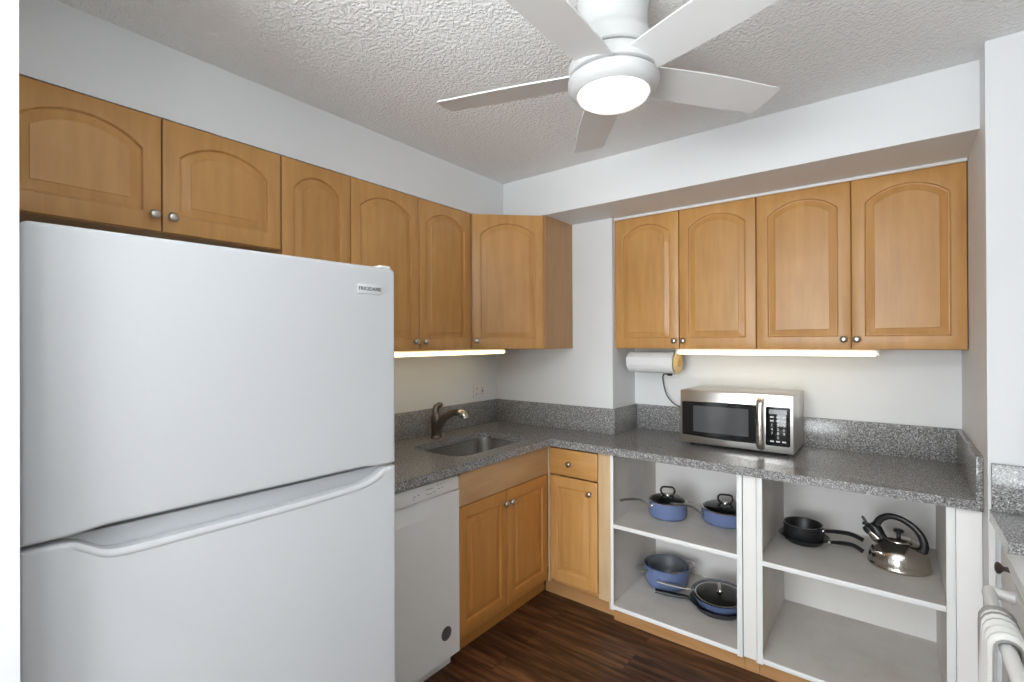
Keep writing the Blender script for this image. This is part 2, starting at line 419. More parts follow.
# ------------------------------------------------------------------ base cabinets
def open_body(b, x0, x1, y0, y1, z0, z1, t=0.016):
    bx(b, x0, x0+t, y0, y1, z0, z1); bx(b, x1-t, x1, y0, y1, z0, z1)
    bx(b, x0+t, x1-t, y1-t, y1, z0, z1); bx(b, x0+t, x1-t, y0, y1-t, z0, z0+t)
def sink_cabinet():
    # local x along world y from -1.058, front at x = 0.655
    t = thing('base_cabinet', 'maple sink base cabinet with two doors under the sink, right of the dishwasher', 'cabinet', (0.655, -1.0575, 0.0), ROT, 'maple base cabinets')
    w = 0.718
    b = bm_new(); open_body(b, 0.0, w, 0.021, 0.653, 0.10, 0.875)
    ob('body', b, 'maple_upright', t)
    ob('false_front', box(0.0015, w+0.003, 0.0, 0.0205, 0.716, 0.872, 0.0015), 'maple_pale_across', t, label='plain pale false drawer front')
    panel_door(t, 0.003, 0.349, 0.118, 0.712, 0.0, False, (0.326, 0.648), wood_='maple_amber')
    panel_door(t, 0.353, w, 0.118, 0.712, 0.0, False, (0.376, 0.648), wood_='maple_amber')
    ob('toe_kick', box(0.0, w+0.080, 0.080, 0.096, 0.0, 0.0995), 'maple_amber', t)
sink_cabinet()
def drawer_cabinet():
    t = thing('base_cabinet', 'narrow maple base cabinet with one drawer over one door, left of the open shelves', 'cabinet', (0.66, -0.33, 0.0), 0, 'maple base cabinets')
    w = 0.382
    b = bm_new(); open_body(b, 0.018, 0.381, 0.021, 0.322, 0.10, 0.875)
    ob('body', b, 'maple_upright', t)
    ob('corner_stile', box(-0.0042, 0.0042, -0.0075, 0.0205, 0.105, 0.874), 'maple_pale', t)
    d = ob('drawer', box(0.006, 0.306, 0.0, 0.0205, 0.719, 0.866, 0.002), 'maple_across_x', t)
    knob_at(d, 0.135, 0.0, 0.788)
    panel_door(t, 0.005, 0.304, 0.122, 0.711, 0.0, False, (0.262, 0.648))
    ob('stile_board', box(0.309, w-0.001, 0.004, 0.0205, 0.100, 0.875, 0.001), 'maple_pale', t, label='wide pale unvarnished board at the right edge')
    ob('toe_kick', box(-0.0745, w, 0.068, 0.084, 0.0, 0.0995), 'kick_board', t)
drawer_cabinet()

def open_unit(label, x0, x1, xi0, xi1, zmid, zbot):
    """open shelf unit: face strips at the outer edges, two shelves"""
    t = thing('open_shelf_cabinet', label, 'shelf cabinet', (x0, -0.33, 0.0), 0, 'open shelf cabinets')
    X = lambda x: x-x0
    yb = 0.615
    for a, b in ((X(xi0)-0.014, X(xi0)), (X(xi1), X(xi1)+0.014)):
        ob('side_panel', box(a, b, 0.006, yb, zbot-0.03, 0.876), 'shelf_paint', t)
    for a, b in ((0.0, X(xi0)+0.014), (X(xi1)-0.003, X(x1))):
        ob('face_strip', box(a, b, -0.003, 0.0055, zbot-0.025, 0.876, 0.001), 'white_trim', t)
    ob('back_panel', box(X(xi0), X(xi1), yb-0.008, yb, zbot, 0.876), 'white_board', t)
    for z, nm in ((zmid, 'shelf'), (zbot, 'bottom_shelf')):
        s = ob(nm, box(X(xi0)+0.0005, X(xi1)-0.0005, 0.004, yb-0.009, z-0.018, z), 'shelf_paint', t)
        ob('edge_strip', box(X(xi0)+0.0145, X(xi1)-0.0035, -0.002, 0.0035, z-0.020, z+0.001, 0.001), 'white_trim', s)
    ob('toe_kick', box(0.0, X(x1), 0.036, 0.052, 0.0, zbot-0.031), 'kick_board', t)
    return t
open_unit('white open shelf cabinet in the middle holding the blue pots', 1.0425, 1.679, 1.0445, 1.660, 0.5165, 0.095)
open_unit('white open shelf cabinet at right holding the kettle and black pans', 1.7395, 2.378, 1.746, 2.356, 0.5165, 0.095)
tag(ob('filler_board', box(1.6805, 1.738, -0.322, -0.308, 0.072, 0.876, 0.001), 'white_board'), 'white vertical board filling the gap between the two open shelf cabinets', 'board')
tag(ob('filler_board', box(2.3795, XR-0.002, -0.331, -0.315, 0.0, 0.876, 0.001), 'white_board'), 'white vertical board between the right open shelves and the right wall', 'board')
tag(ob('filler_kick', box(1.6805, 1.738, -0.294, -0.279, 0.0, 0.0705), 'kick_board'), 'short piece of orange wood kick under the white filler board', 'kick board')

# ------------------------------------------------------------------ granite
SX0, SX1, SY0, SY1 = 0.205, 0.580, -0.975, -0.378
SINK = rrect(SX0, SX1, SY0, SY1, 0.085, 8)
def countertop():
    t = thing('countertop', 'L-shaped speckled grey granite countertop with sink cut-out running under the microwave', 'countertop', (0, 0, 0))
    e = 0.0015
    outer = [(e, -1.632), (0.683, -1.632), (0.683, -0.355), (XR-e, -0.355), (XR-e, YR-e), (XA+e, YR-e), (XA+e, -e), (e, -e)]
    b = bm_new(); slab(b, outer, [SINK], 0.879, ZC)
    # ease the long front edges
    es = [ed for ed in b.edges if abs(ed.verts[0].co.z-ZC) < 1e-6 and abs(ed.verts[1].co.z-ZC) < 1e-6 and len(ed.link_faces) == 2
          and any(abs(f.normal.z) < 0.5 for f in ed.link_faces)
          and all((abs(v.co.x-0.683) < 1e-4 or abs(v.co.y+0.355) < 1e-4) for v in ed.verts)]
    b.normal_update()
    es = [ed for ed in b.edges if all(abs(v.co.z-ZC) < 1e-6 for v in ed.verts) and ed.calc_length() > 0.5
          and ((all(abs(v.co.x-0.683) < 1e-4 for v in ed.verts)) or (all(abs(v.co.y+0.355) < 1e-4 for v in ed.verts)))]
    bmesh.ops.bevel(b, geom=es, offset=0.005, segments=3, affect='EDGES', profile=0.5)
    ob('slab', b, 'granite', t, 30)
    def splash(*a): ob('backsplash', box(*a, 0.0015), 'granite', t)
    zt = ZB; z0 = ZC+0.0002; k = 0.02
    splash(e, k, -1.632, -e, z0, zt)
    splash(k+0.0005, XA+k, -k, -e, z0, zt)
    splash(XA+e, XA+k, -e+0.0005, YR-e, z0, zt)
    splash(XA+k+0.0005, XR-e, YR-k, YR-e, z0, zt)
    splash(XR-k, XR-e, -0.355, YR-k-0.0005, z0, zt)
countertop()

def sink():
    t = thing('kitchen_sink', 'rectangular stainless steel undermount sink in the granite counter below the faucet', 'sink', (0.3925, -0.6765, 0.70))
    def ring(gr, r, z): return [Vector((x-0.3925, y+0.6765, z-0.70)) for x, y in rrect(SX0-gr, SX1+gr, SY0-gr, SY1+gr, r, 8)]
    b = bm_new()
    rings_to_faces(b, [ring(0.018, 0.10, 0.8785), ring(0.004, 0.088, 0.8785), ring(0.003, 0.087, 0.872), ring(-0.004, 0.08, 0.76), ring(-0.014, 0.07, 0.728), ring(-0.05, 0.045, 0.717), ring(-0.10, 0.03, 0.713)], cap_last=True)
    ob('basin', b, 'steel_sink', t, 60)
    ob('drain', lathe(bm_new(), [(0, 0.0165), (0.03, 0.0165), (0.042, 0.0175), (0.045, 0.0145)], (0.0, 0.0, 0), 24), 'drain_dark', t)
sink()
def faucet():
    t = thing('faucet', 'single-lever bronze kitchen faucet with curved spout behind the sink', 'faucet', (0.125, -0.70, ZC), math.radians(8))
    ob('base', lathe(bm_new(), [(0, 0), (0.034, 0), (0.034, 0.006), (0.029, 0.012), (0.027, 0.018), (0, 0.018)], seg=28), 'faucet_bronze', t)
    ob('body', lathe(bm_new(), [(0.029, 0.0175), (0.028, 0.05), (0.030, 0.085), (0.031, 0.105), (0.030, 0.125), (0.026, 0.14), (0.012, 0.148), (0.0, 0.149)], seg=28), 'faucet_bronze', t, 60)
    b = bm_new(); tube(b, smooth_path([(0.012, 0, 0.055), (0.035, 0.004, 0.095), (0.075, 0.01, 0.132), (0.115, 0.016, 0.150), (0.150, 0.02, 0.153)]), [0.024]*9+[0.0225]*8+[0.020]*8, 14)
    ob('spout', b, 'faucet_bronze', t, 60)
    b = bm_new(); tube(b, smooth_path([(0.148, 0.0198, 0.1532), (0.165, 0.022, 0.150), (0.178, 0.024, 0.138), (0.183, 0.0245, 0.122)]), [0.021]*9+[0.0225]*6+[0.022]*4, 14)
    ob('spray_head', b, 'nozzle_chrome', t, 60)
    b = bm_new(); tube(b, smooth_path([(-0.004, 0.0, 0.142), (-0.004, 0.004, 0.165), (0.004, 0.012, 0.183), (0.026, 0.026, 0.194)]), [0.024]*5+[0.023]*6+[0.018]*5+[0.012]*3, 12, 0.75, (1, 0, 0.3))
    ob('lever', b, 'faucet_bronze', t, 60)
faucet()
def outlet(label, loc, rz):
    t = thing('wall_outlet', label, 'outlet', loc, rz)
    ob('cover_plate', box(-0.058, 0.058, -0.006, 0.0, -0.045, 0.045, 0.003), 'plastic_white', t)
    for k, x in enumerate((-0.027, 0.027)):
        r = ob('receptacle', box(x-0.018, x+0.018, -0.0085, -0.0055, -0.034, 0.034, 0.002), 'plastic_white', t)
        for z in (-0.018, 0.018):
            ob('slot', box(x-0.008, x-0.0055, -0.0095, -0.008, z-0.006, z+0.006), 'dark_gap', r)
            ob('slot', box(x+0.0055, x+0.008, -0.0095, -0.008, z-0.005, z+0.005), 'dark_gap', r)
        if k: ob('reset_button', box(x-0.007, x+0.007, -0.0095, -0.008, -0.006, 0.006), 'dark_gap', r)
outlet('white double outlet plate on the left wall above the sink backsplash', (0.0005, -0.192, 1.136), ROT)
outlet('white outlet plate on the back wall under the paper towel roll', (1.12, YR-0.0005, 1.283), 0)

# ------------------------------------------------------------------ under-cabinet lights
def strip_light(label, loc, rz, w):
    t = thing('under_cabinet_light', label, 'light', loc, rz, 'under-cabinet light strips')
    ob('housing', box(0.0, w, 0.012, 0.075, -0.010, 0.0, 0.001), 'plastic_white', t)
    b = bm_new(); extrude_xz(b, [(0, 0), (0.001, 0)][:0] or [(0.012, -0.0102), (w-0.012, -0.0102), (w-0.012, -0.030), (0.012, -0.030)], 0.0, 0.07)
    bmesh.ops.bevel(b, geom=[e for e in b.edges], offset=0.005, segments=2, affect='EDGES')
    ob('lens', b, 'tube_lens', t)
    for x in (0.0, w-0.0125): ob('end_cap', box(x, x+0.0125, 0.002, 0.072, -0.029, -0.0102, 0.001), 'plastic_white', t)
strip_light('glowing light strip under the wall cabinet over the sink', (0.27, -1.36, 1.4231), ROT, 1.13)
strip_light('glowing light strip under the wall cabinets over the microwave', (1.25, 0.06, 1.4231), 0, 0.91)

# ------------------------------------------------------------------ paper towel
def paper_towel():
    t = thing('paper_towel_holder', 'wooden under-cabinet paper towel holder with round end discs', 'holder', (0.93, 0.13, 1.343))
    for x in (0.300,):
        d = ob('end_disc', lathe(bm_new(), [(0, 0), (0.062, 0), (0.066, 0.004), (0.066, 0.010), (0.062, 0.013), (0, 0.013)], (x, 0, 0), 32, 'x'), 'pale_wood', t)
        ob('hub', lathe(bm_new(), [(0, -0.003), (0.02, -0.003), (0.022, 0.0), (0.022, 0.013), (0.02, 0.017), (0, 0.017)], (x, 0, 0), 24, 'x'), 'card_core', d)
        ob('bracket', box(x+0.001, x+0.012, -0.02, 0.02, 0.060, 0.0800, 0.001), 'pale_wood', t)
    ob('rod', lathe(bm_new(), [(0, 0.012), (0.010, 0.012), (0.010, 0.305), (0, 0.305)], (0, 0, 0), 16, 'x'), 'pale_wood', t)
    r = thing('paper_towel_roll', 'white paper towel roll hanging under the wall cabinet', 'paper towel', (0.93, 0.13, 1.343))
    b = bm_new(); lathe(b, [(0.022, 0.020), (0.0615, 0.020), (0.063, 0.022), (0.063, 0.293), (0.0615, 0.295), (0.022, 0.295), (0.022, 0.020)], seg=48, axis='x')
    ob('paper', b, 'paper', r, 50)
    ob('core', lathe(bm_new(), [(0.0218, 0.0195), (0.0218, 0.2955), (0.0195, 0.2955), (0.0195, 0.0195), (0.0218, 0.0195)], seg=32, axis='x'), 'card_core', r)
    b = bm_new(); ps = [(0.0, -0.0635*math.cos(a), -0.0635*math.sin(a)) for a in [PI*0.1*k for k in range(0, 4)]]
    bx(b, 0.022, 0.293, -0.0655, -0.0638, -0.012, 0.03)
    ob('loose_sheet', b, 'paper', r)
paper_towel()

# ------------------------------------------------------------------ refrigerator
def refrigerator():
    t = thing('refrigerator', 'large white top-freezer refrigerator at left', 'refrigerator', (0.935, -2.489, 0.0), math.radians(87.8))
    w = 0.8295
    b = bm_new(); bx(b, 0.004, w-0.012, 0.075, 0.80, 0.055, 1.678, 0.006)
    ob('body', b, 'appliance_white', t)
    def rounded_door(poly):
        pts = []
        for p in poly:
            if not pts or (Vector(p)-Vector(pts[-1])).length > 1e-4: pts.append(p)
        n = len(pts)
        area2 = sum(pts[i][0]*pts[(i+1) % n][1] - pts[(i+1) % n][0]*pts[i][1] for i in range(n))
        if area2 < 0: pts = pts[::-1]
        nrm = []
        for i in range(n):
            a_, b_, c_ = Vector(pts[i-1]), Vector(pts[i]), Vector(pts[(i+1) % n])
            e1, e2 = (b_-a_).normalized(), (c_-b_).normalized()
            n1, n2 = Vector((-e1.y, e1.x)), Vector((-e2.y, e2.x))
            m = (n1+n2); m = m/max(m.length_squared/2, 0.3)
            nrm.append(m)
        bm = bm_new()
        rings = [[Vector((p[0]+q.x*d, y, p[1]+q.y*d)) for p, q in zip(pts, nrm)] for y, d in ((0.066, 0.0), (0.010, 0.0), (0.006, 0.0011), (0.003, 0.0030), (0.0009, 0.0058), (0.0002, 0.0080), (0.0, 0.0100))]
        rings_to_faces(bm, rings, cap_last=True, cap_first=True)
        return bm
    # freezer door: bottom edge rises between the hand grips
    zt, zb = 1.698, 1.085
    def cosstep(a, b, z0, z1, n=8): return [(a + (b-a)*k/n, z0 + (z1-z0)*(1-math.cos(PI*k/n))/2) for k in range(n+1)]
    xl = -0.013
    poly = [(xl, zb)] + cosstep(0.05, 0.12, zb, zb+0.007) + cosstep(w-0.12, w-0.05, zb+0.007, zb) + [(w, zb)]
    for cx, a0 in ((w-0.016, 0), (xl+0.016, PI/2)):
        poly += [(cx + 0.016*math.cos(a0 + PI/2*k/5), zt-0.016 + 0.016*math.sin(a0 + PI/2*k/5)) for k in range(6)]
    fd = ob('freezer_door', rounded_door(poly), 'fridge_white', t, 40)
    bd = ob('brand_badge', box(0.693, 0.779, -0.0025, -0.0003, 1.612, 1.641, 0.001), 'badge_silver', fd, label='small silver brand badge')
    ob('lettering', text_bm('FRIGIDAIRE', 0.0155, 0.736, -0.0030, 1.6265), 'dark_print', bd)
    # lower door with scooped grip along its top edge
    zt2, zs2 = 1.077, 1.033
    ctl = [(w-0.030, zt2), (w-0.045, zt2-0.008), (w-0.075, zt2-0.022), (w-0.115, zt2-0.0315), (w-0.18, zt2-0.0365), (w-0.30, zt2-0.040), (w*0.5, zt2-0.041), (0.22, zt2-0.041), (0.145, zt2-0.040), (0.112, zt2-0.034), (0.088, zt2-0.019), (0.066, zt2-0.006), (0.045, zt2)]
    curve = [(p.x, p.y) for p in smooth_path([(x, z, 0) for x, z in ctl], 4)]
    top = [(w, zt2)] + curve + [(xl, zt2)]
    poly2 = [(xl, 0.06), (w, 0.06)] + top
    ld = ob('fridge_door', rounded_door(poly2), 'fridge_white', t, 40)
    ob('grip_recess', box(0.03, w-0.018, 0.040, 0.0665, zs2-0.012, zt2, 0.003), 'fridge_white', ld)
    # raised lip that follows the scoop
    lipc = [(x, z) for x, z in curve if 0.055 < x < w-0.036]
    b = bm_new()
    for k, (x, z) in enumerate(lipc): pass
    prof = [(-0.0003, -0.0150), (-0.0022, -0.0125), (-0.0024, -0.006), (0.001, 0.0012), (0.010, 0.0025), (0.010, -0.0135)]
    rows = []
    for k, (x, z) in enumerate(lipc):
        e = min(1.0, k/5, (len(lipc)-1-k)/5)
        rows.append([b.verts.new((x, y if y > 0 else y*e + 0.0006*(1-e), z+h)) for y, h in prof])
    for A, B in zip(rows, rows[1:]):
        for i in range(6): b.faces.new((A[i], A[(i+1) % 6], B[(i+1) % 6], B[i]))
    b.faces.new(rows[0]); b.faces.new(rows[-1][::-1])
    ob('grip_lip', b, 'fridge_white', ld, 50)
    ob('gasket', box(0.012, w-0.012, 0.0665, 0.0745, 0.07, 1.675), 'mark_grey', t)
    ob('hinge_cover', box(w-0.050, w-0.010, 0.012, 0.11, 1.6985, 1.706, 0.003), 'plastic_white', t)
    ob('middle_hinge', box(w-0.045, w-0.001, 0.020, 0.074, 1.0775, 1.0835, 0.001), 'nickel', t)
    ob('base_grille', box(0.01, w-0.01, 0.05, 0.09, 0.0, 0.055, 0.002), 'plastic_white', t)
    ob('rear_feet', box(0.05, w-0.05, 0.70, 0.76, 0.0, 0.055), 'black_plastic', t)
refrigerator()

# ------------------------------------------------------------------ dishwasher
def dishwasher():
    t = thing('dishwasher', 'white dishwasher under the counter between refrigerator and sink cabinet', 'dishwasher', (0.658, -1.630, 0.0), ROT)
    w = 0.569
    ob('tub', box(0.004, w-0.004, 0.040, 0.60, 0.06, 0.868), 'appliance_white', t)
    # door skin with a scooped handle under the control panel
    nx, nz = 40, 24; b = bm_new(); z0, z1 = 0.072, 0.800
    cx, hw = w/2-0.02, 0.13
    def dy(x, z):
        q = (x-cx)/hw; r = (z1-z)/0.075
        if abs(q) >= 1 or r >= 1: return 0.0
        return 0.030*(1-q*q)**0.7*(1-r)**0.7
    zl = [z0 + (z1-0.08-z0)*k/4 for k in range(4)] + [z1-0.08 + 0.08*k/18 for k in range(19)]
    V = [[b.verts.new((x, dy(x, z), z)) for x in [w*k/60 for k in range(61)]] for z in zl]
    for A, B in zip(V, V[1:]):
        for k in range(60): b.faces.new((A[k], A[k+1], B[k+1], B[k]))
    bx(b, 0, w, 0.0332, 0.0395, z0, z1)
    bx(b, 0, 0.003, 0.0002, 0.0332, z0, z1-0.0005); bx(b, w-0.003, w, 0.0002, 0.0332, z0, z1-0.0005)
    d = ob('door', b, 'appliance_white', t, 40)
    ob('round_sticker', lathe(bm_new(), [(0, 0.0012), (0.029, 0.0012), (0.030, 0.0008), (0.030, 0.0002)], (w-0.082, 0.0, 0.187), 28, 'y'), 'badge_dark', d, label='round dark grey sticker')
    cp = ob('control_panel', box(0.0, w, 0.0, 0.0295, 0.802, 0.866, 0.004), 'appliance_white', t)
    for x, z, l in ((0.30, 0.828, 0.018), (0.325, 0.831, 0.012), (0.30, 0.818, 0.010), (0.37, 0.842, 0.04), (0.372, 0.824, 0.012), (0.388, 0.820, 0.016), (0.41, 0.824, 0.012),
                    (0.435, 0.848, 0.008), (0.455, 0.849, 0.008), (0.475, 0.848, 0.005), (0.44, 0.832, 0.010), (0.46, 0.833, 0.010)):
        ob('control_mark', box(x, x+l, -0.0006, -0.0001, z, z+0.0035), 'mark_grey', cp)
    ob('kick_plate', box(0.004, w-0.004, 0.055, 0.07, 0.0, 0.058), 'appliance_white', t)
dishwasher()

# ------------------------------------------------------------------ microwave
def microwave():
    t = thing('microwave', 'stainless steel microwave oven with black window on the granite counter', 'microwave', (1.306, -0.035, ZC), 0.0)
    w, d, z0, z1 = 0.532, 0.327, 0.014, 0.292
    ob('case', box(0.0, w, 0.022, d, z0, z1, 0.003), 'steel_brushed', t)
    for x in (0.045, w-0.045):
        for y in (0.05, d-0.04): ob('foot', lathe(bm_new(), [(0, 0.0006), (0.011, 0.0006), (0.014, 0.0135), (0, 0.0135)], (x, y, 0), 16), 'black_plastic', t)
    ob('front_frame', box(0.0, w, 0.004, 0.0215, z0, z1, 0.003), 'steel_brushed', t)
    dr = ob('door', box(0.003, 0.408, -0.002, 0.0035, z0+0.004, z1-0.004, 0.0015), 'steel_brushed', t)
    # black glass with softly bowed top and bottom
    top = lambda x: 0.232 + 0.006*math.sin(PI*(x-0.013)/0.60); bot = lambda x: 0.058 - 0.010*math.sin(PI*(x-0.013)/0.60)
    xs = [0.013 + 0.378*k/14 for k in range(15)]
    ob('door_glass', extrude_xz(bm_new(), [(x, bot(x)) for x in xs] + [(x, top(x)) for x in xs[::-1]], -0.0032, -0.0021), 'gloss_black', dr)
    ob('window', box(0.070, 0.338, -0.0038, -0.0033, 0.078, 0.214), 'oven_window', dr)
    b = bm_new(); tube(b, smooth_path([(0.393, -0.006, 0.268), (0.393, -0.026, 0.255), (0.393, -0.032, 0.21), (0.393, -0.034, 0.15), (0.393, -0.032, 0.09), (0.393, -0.026, 0.045), (0.393, -0.006, 0.03)], 5), 0.0165, 12, 0.45, (0, 1, 0))
    ob('handle', b, 'steel_polished', dr, 60)
    ob('control_panel', box(0.414, 0.518, -0.0005, 0.0035, 0.048, 0.234, 0.006), 'gloss_black', t)
    ob('display', box(0.428, 0.505, -0.0012, -0.0006, 0.200, 0.222), 'oven_window', t)
    for z in (0.182, 0.164, 0.066):
        for c in range(3): ob('key', box(0.433+c*0.026, 0.449+c*0.026, -0.0010, -0.0006, z, z+0.007), 'key_white', t)
    for k, ch in enumerate('1234567890'):
        r, c = divmod(k, 3)
        if k == 9: c = 1
        ob('key_digit', text_bm(ch, 0.019, 0.441+c*0.026, -0.0006, 0.146-r*0.0195, 0.0003), 'key_white', t, None)
    b = bm_new()
    for k in range(7): bx(b, 0.09+k*0.022, 0.105+k*0.022, 0.20, 0.206, z1-0.0004, z1+0.0006)
    ob('top_vent', b, 'dark_gap', t)
    # cord from the plug behind the paper towels down behind the oven
    b = bm_new(); tube(b, smooth_path([(-0.176, 0.343, 0.352), (-0.216, 0.333, 0.345), (-0.216, 0.327, 0.30), (-0.189, 0.318, 0.22), (-0.131, 0.314, 0.165), (-0.06, 0.31, 0.155), (0.0, 0.318, 0.15), (0.05, 0.322, 0.15)], 6), 0.0035, 8)
    ob('power_cord', b, 'cord_black', t, 60)
    ob('plug', box(-0.193, -0.163, 0.327, 0.343, 0.340, 0.366, 0.004), 'cord_black', t)
microwave()

# ------------------------------------------------------------------ cookware
def pot_shell(parent, r, h, wall='pot_blue', lining='pot_lining', round_=0.02, flare=0.0):
    b = bm_new(); lathe(b, [(0, 0), (r-round_, 0), (r-round_*0.35, round_*0.25), (r, round_), (r+flare*(0.9*h-round_)/(h-round_), h*0.9), (r+flare+0.0005, h), (r+flare-0.002, h)], seg=48)
    ob('shell', b, wall, parent, 50)
    b = bm_new(); lathe(b, [(r+flare-0.002, h+0.0002), (r+flare-0.0045, h-0.002), (r-0.0045, round_), (r-round_*0.6, round_*0.35+0.003), (r-round_, 0.004), (0, 0.004)], seg=48)
    ob('lining', b, lining, parent, 50)
def bar_handle(parent, a, z, r, length, rise, m='steel_brushed', drop=0.0, rad=0.0085, flat=0.55, mount='steel_polished', name='handle', start=0.0):
    d = Vector((math.cos(a), math.sin(a), 0))
    p = [d*(r+start) + Vector((0, 0, z)), d*(r+0.02) + Vector((0, 0, z+0.004)), d*(r+length*0.35) + Vector((0, 0, z+rise*0.75)), d*(r+length*0.7) + Vector((0, 0, z+rise)), d*(r+length) + Vector((0, 0, z+rise+drop))]
    n = len(smooth_path(p, 6))
    b = bm_new(); tube(b, smooth_path(p, 6), [rad*0.75 + rad*0.35*min(1, k/(n*0.5)) for k in range(n)], 10, flat)
    h = ob(name, b, m, parent, 60)
    ob('handle_mount', lathe(bm_new(), [(0, -0.003), (0.012, -0.003), (0.012, 0.004), (0.008, 0.008), (0, 0.008)], tuple(d*(r+0.001) + Vector((0, 0, z))), 14, 'z', Matrix.Rotation(a, 3, 'Z') @ Matrix.Rotation(PI/2, 3, 'Y')), mount, h)
    return h
def glass_lid(label, loc, r, tilt=(0, 0, 0), handle_a=0.0, dome=0.022, loop_h=0.045, steel_knob=False):
    t = thing('glass_lid', label, 'lid', loc); t.rotation_euler = tilt
    ob('rim', lathe(bm_new(), [(r, 0.0005), (r+0.003, 0.001), (r+0.0035, 0.004), (r+0.001, 0.0055), (r-0.005, 0.005), (r-0.005, 0.0005), (r, 0.0005)], seg=48), 'steel_polished', t, 60)
    prof = [((r-0.005)*math.sin(PI/2*k/8), 0.004 + dome*math.cos(PI/2*k/8)) for k in range(8, -1, -1)]
    inner = [(max(x-0.0005, 0), z-0.003) for x, z in prof[::-1]]
    ob('glass', lathe(bm_new(), prof + inner, seg=48), 'lid_glass', t, 60)
    d = Vector((math.cos(handle_a), math.sin(handle_a), 0)); hz = 0.004+dome
    w = 0.036
    pts = [d*-0.012 + Vector((0, 0, hz)), d*-w*0.75 + Vector((0, 0, hz+0.006)), d*-w + Vector((0, 0, hz+loop_h*0.55)), d*-w*0.75 + Vector((0, 0, hz+loop_h*0.95)), Vector((0, 0, hz+loop_h)), d*w*0.75 + Vector((0, 0, hz+loop_h*0.95)), d*w + Vector((0, 0, hz+loop_h*0.55)), d*w*0.75 + Vector((0, 0, hz+0.006)), d*0.012 + Vector((0, 0, hz))]
    b = bm_new(); tube(b, smooth_path(pts, 5), 0.0052, 8, 1.4, tuple(Vector((0, 0, 1)).cross(d)))
    ob('handle', b, 'steel_polished' if steel_knob else 'knob_bronze', t, 60)
    ob('handle_base', lathe(bm_new(), [(0.0, hz-0.001), (0.014, hz-0.002), (0.013, hz+0.005), (0, hz+0.006)], seg=18), 'steel_polished', t, 60)
    return t
ZM, ZL = 0.5175, 0.096
# blue saucepan with lid, middle shelf
t = thing('saucepan', 'blue saucepan with a long handle pointing left on the upper open shelf', 'pot', (1.240, -0.045, ZM))
pot_shell(t, 0.100, 0.086)
bar_handle(t, math.radians(236), 0.070, 0.100, 0.190, 0.045, rad=0.011)
glass_lid('glass lid on the blue saucepan, upper shelf, left of the other lid', (1.240, -0.045, ZM+0.0865), 0.097, (0, 0, 0), math.radians(22))
# blue saute pan with lid
t = thing('saute_pan', 'low blue pan on the upper open shelf, right of the blue saucepan', 'pot', (1.510, 0.055, ZM))
pot_shell(t, 0.118, 0.070)
bar_handle(t, math.radians(223), 0.050, 0.118, 0.178, 0.045, rad=0.012, drop=0.008)
glass_lid('glass lid on the low blue pan, partly hidden by the white shelf edge', (1.510, 0.055, ZM+0.0705), 0.115, (0, 0, 0), math.radians(18))
# blue stock pot with a second pot nested in it
t = thing('stock_pot', 'large blue two-handled pot on the bottom open shelf', 'pot', (1.195, 0.05, ZL))
pot_shell(t, 0.118, 0.118, round_=0.035, flare=0.004)
def loop_handle(parent, a, r, z, m='steel_brushed', wide=0.034, out=0.034, tilt=0.0, rad=0.0055):
    d = Vector((math.cos(a), math.sin(a), 0)); s = Vector((-d.y, d.x, 0)); k = Vector((0, 0, 1))
    pts = [d*r + s*wide + k*z, d*(r+out*0.7) + s*wide*0.95 + k*(z+tilt*0.6), d*(r+out) + s*wide*0.5 + k*(z+tilt), d*(r+out*1.05) + k*(z+tilt), d*(r+out) - s*wide*0.5 + k*(z+tilt), d*(r+out*0.7) - s*wide*0.95 + k*(z+tilt*0.6), d*r - s*wide + k*z]
    b = bm_new(); tube(b, smooth_path(pts, 5), rad, 8, 0.6)
    return ob('handle', b, m, parent, 60)
loop_handle(t, math.radians(222), 0.120, 0.098, rad=0.0075, out=0.042)
loop_handle(t, math.radians(42), 0.120, 0.100, tilt=0.012, rad=0.0075)
t2 = thing('nested_pot', 'smaller dark-lined blue pot nested inside the large two-handled pot', 'pot', (1.199, 0.048, ZL+0.0045))
pot_shell(t2, 0.101, 0.110, round_=0.03, flare=0.003)
loop_handle(t2, math.radians(-50), 0.103, 0.110, wide=0.022, out=0.036, tilt=0.016, rad=0.0065)
# dark pan with blue pan and lid on it
t = thing('frying_pan', 'dark frying pan with black handle at the bottom of the stack on the bottom shelf', 'pan', (1.500, -0.045, ZL))
pot_shell(t, 0.118, 0.044, 'dark_enamel', 'dark_enamel', 0.03, 0.022)
bar_handle(t, math.radians(194), 0.030, 0.132, 0.180, 0.004, 'black_plastic', 0.002, 0.016, 0.6, 'black_plastic', start=-0.006)
t = thing('frying_pan', 'blue frying pan with steel handle stacked on the dark frying pan', 'pan', (1.505, -0.040, ZL+0.029))
t.rotation_euler = (math.radians(3), 0, 0)
pot_shell(t, 0.114, 0.056, round_=0.02, flare=0.022)
bar_handle(t, math.radians(188), 0.042, 0.126, 0.185, 0.0, 'steel_brushed', 0.004, 0.010, 0.5, 'steel_polished')
glass_lid('glass lid with steel loop handle on the blue frying pan, bottom shelf', (1.505, -0.042, ZL+0.076), 0.117, (math.radians(3), 0, 0), math.radians(-70), 0.010, 0.034, True)
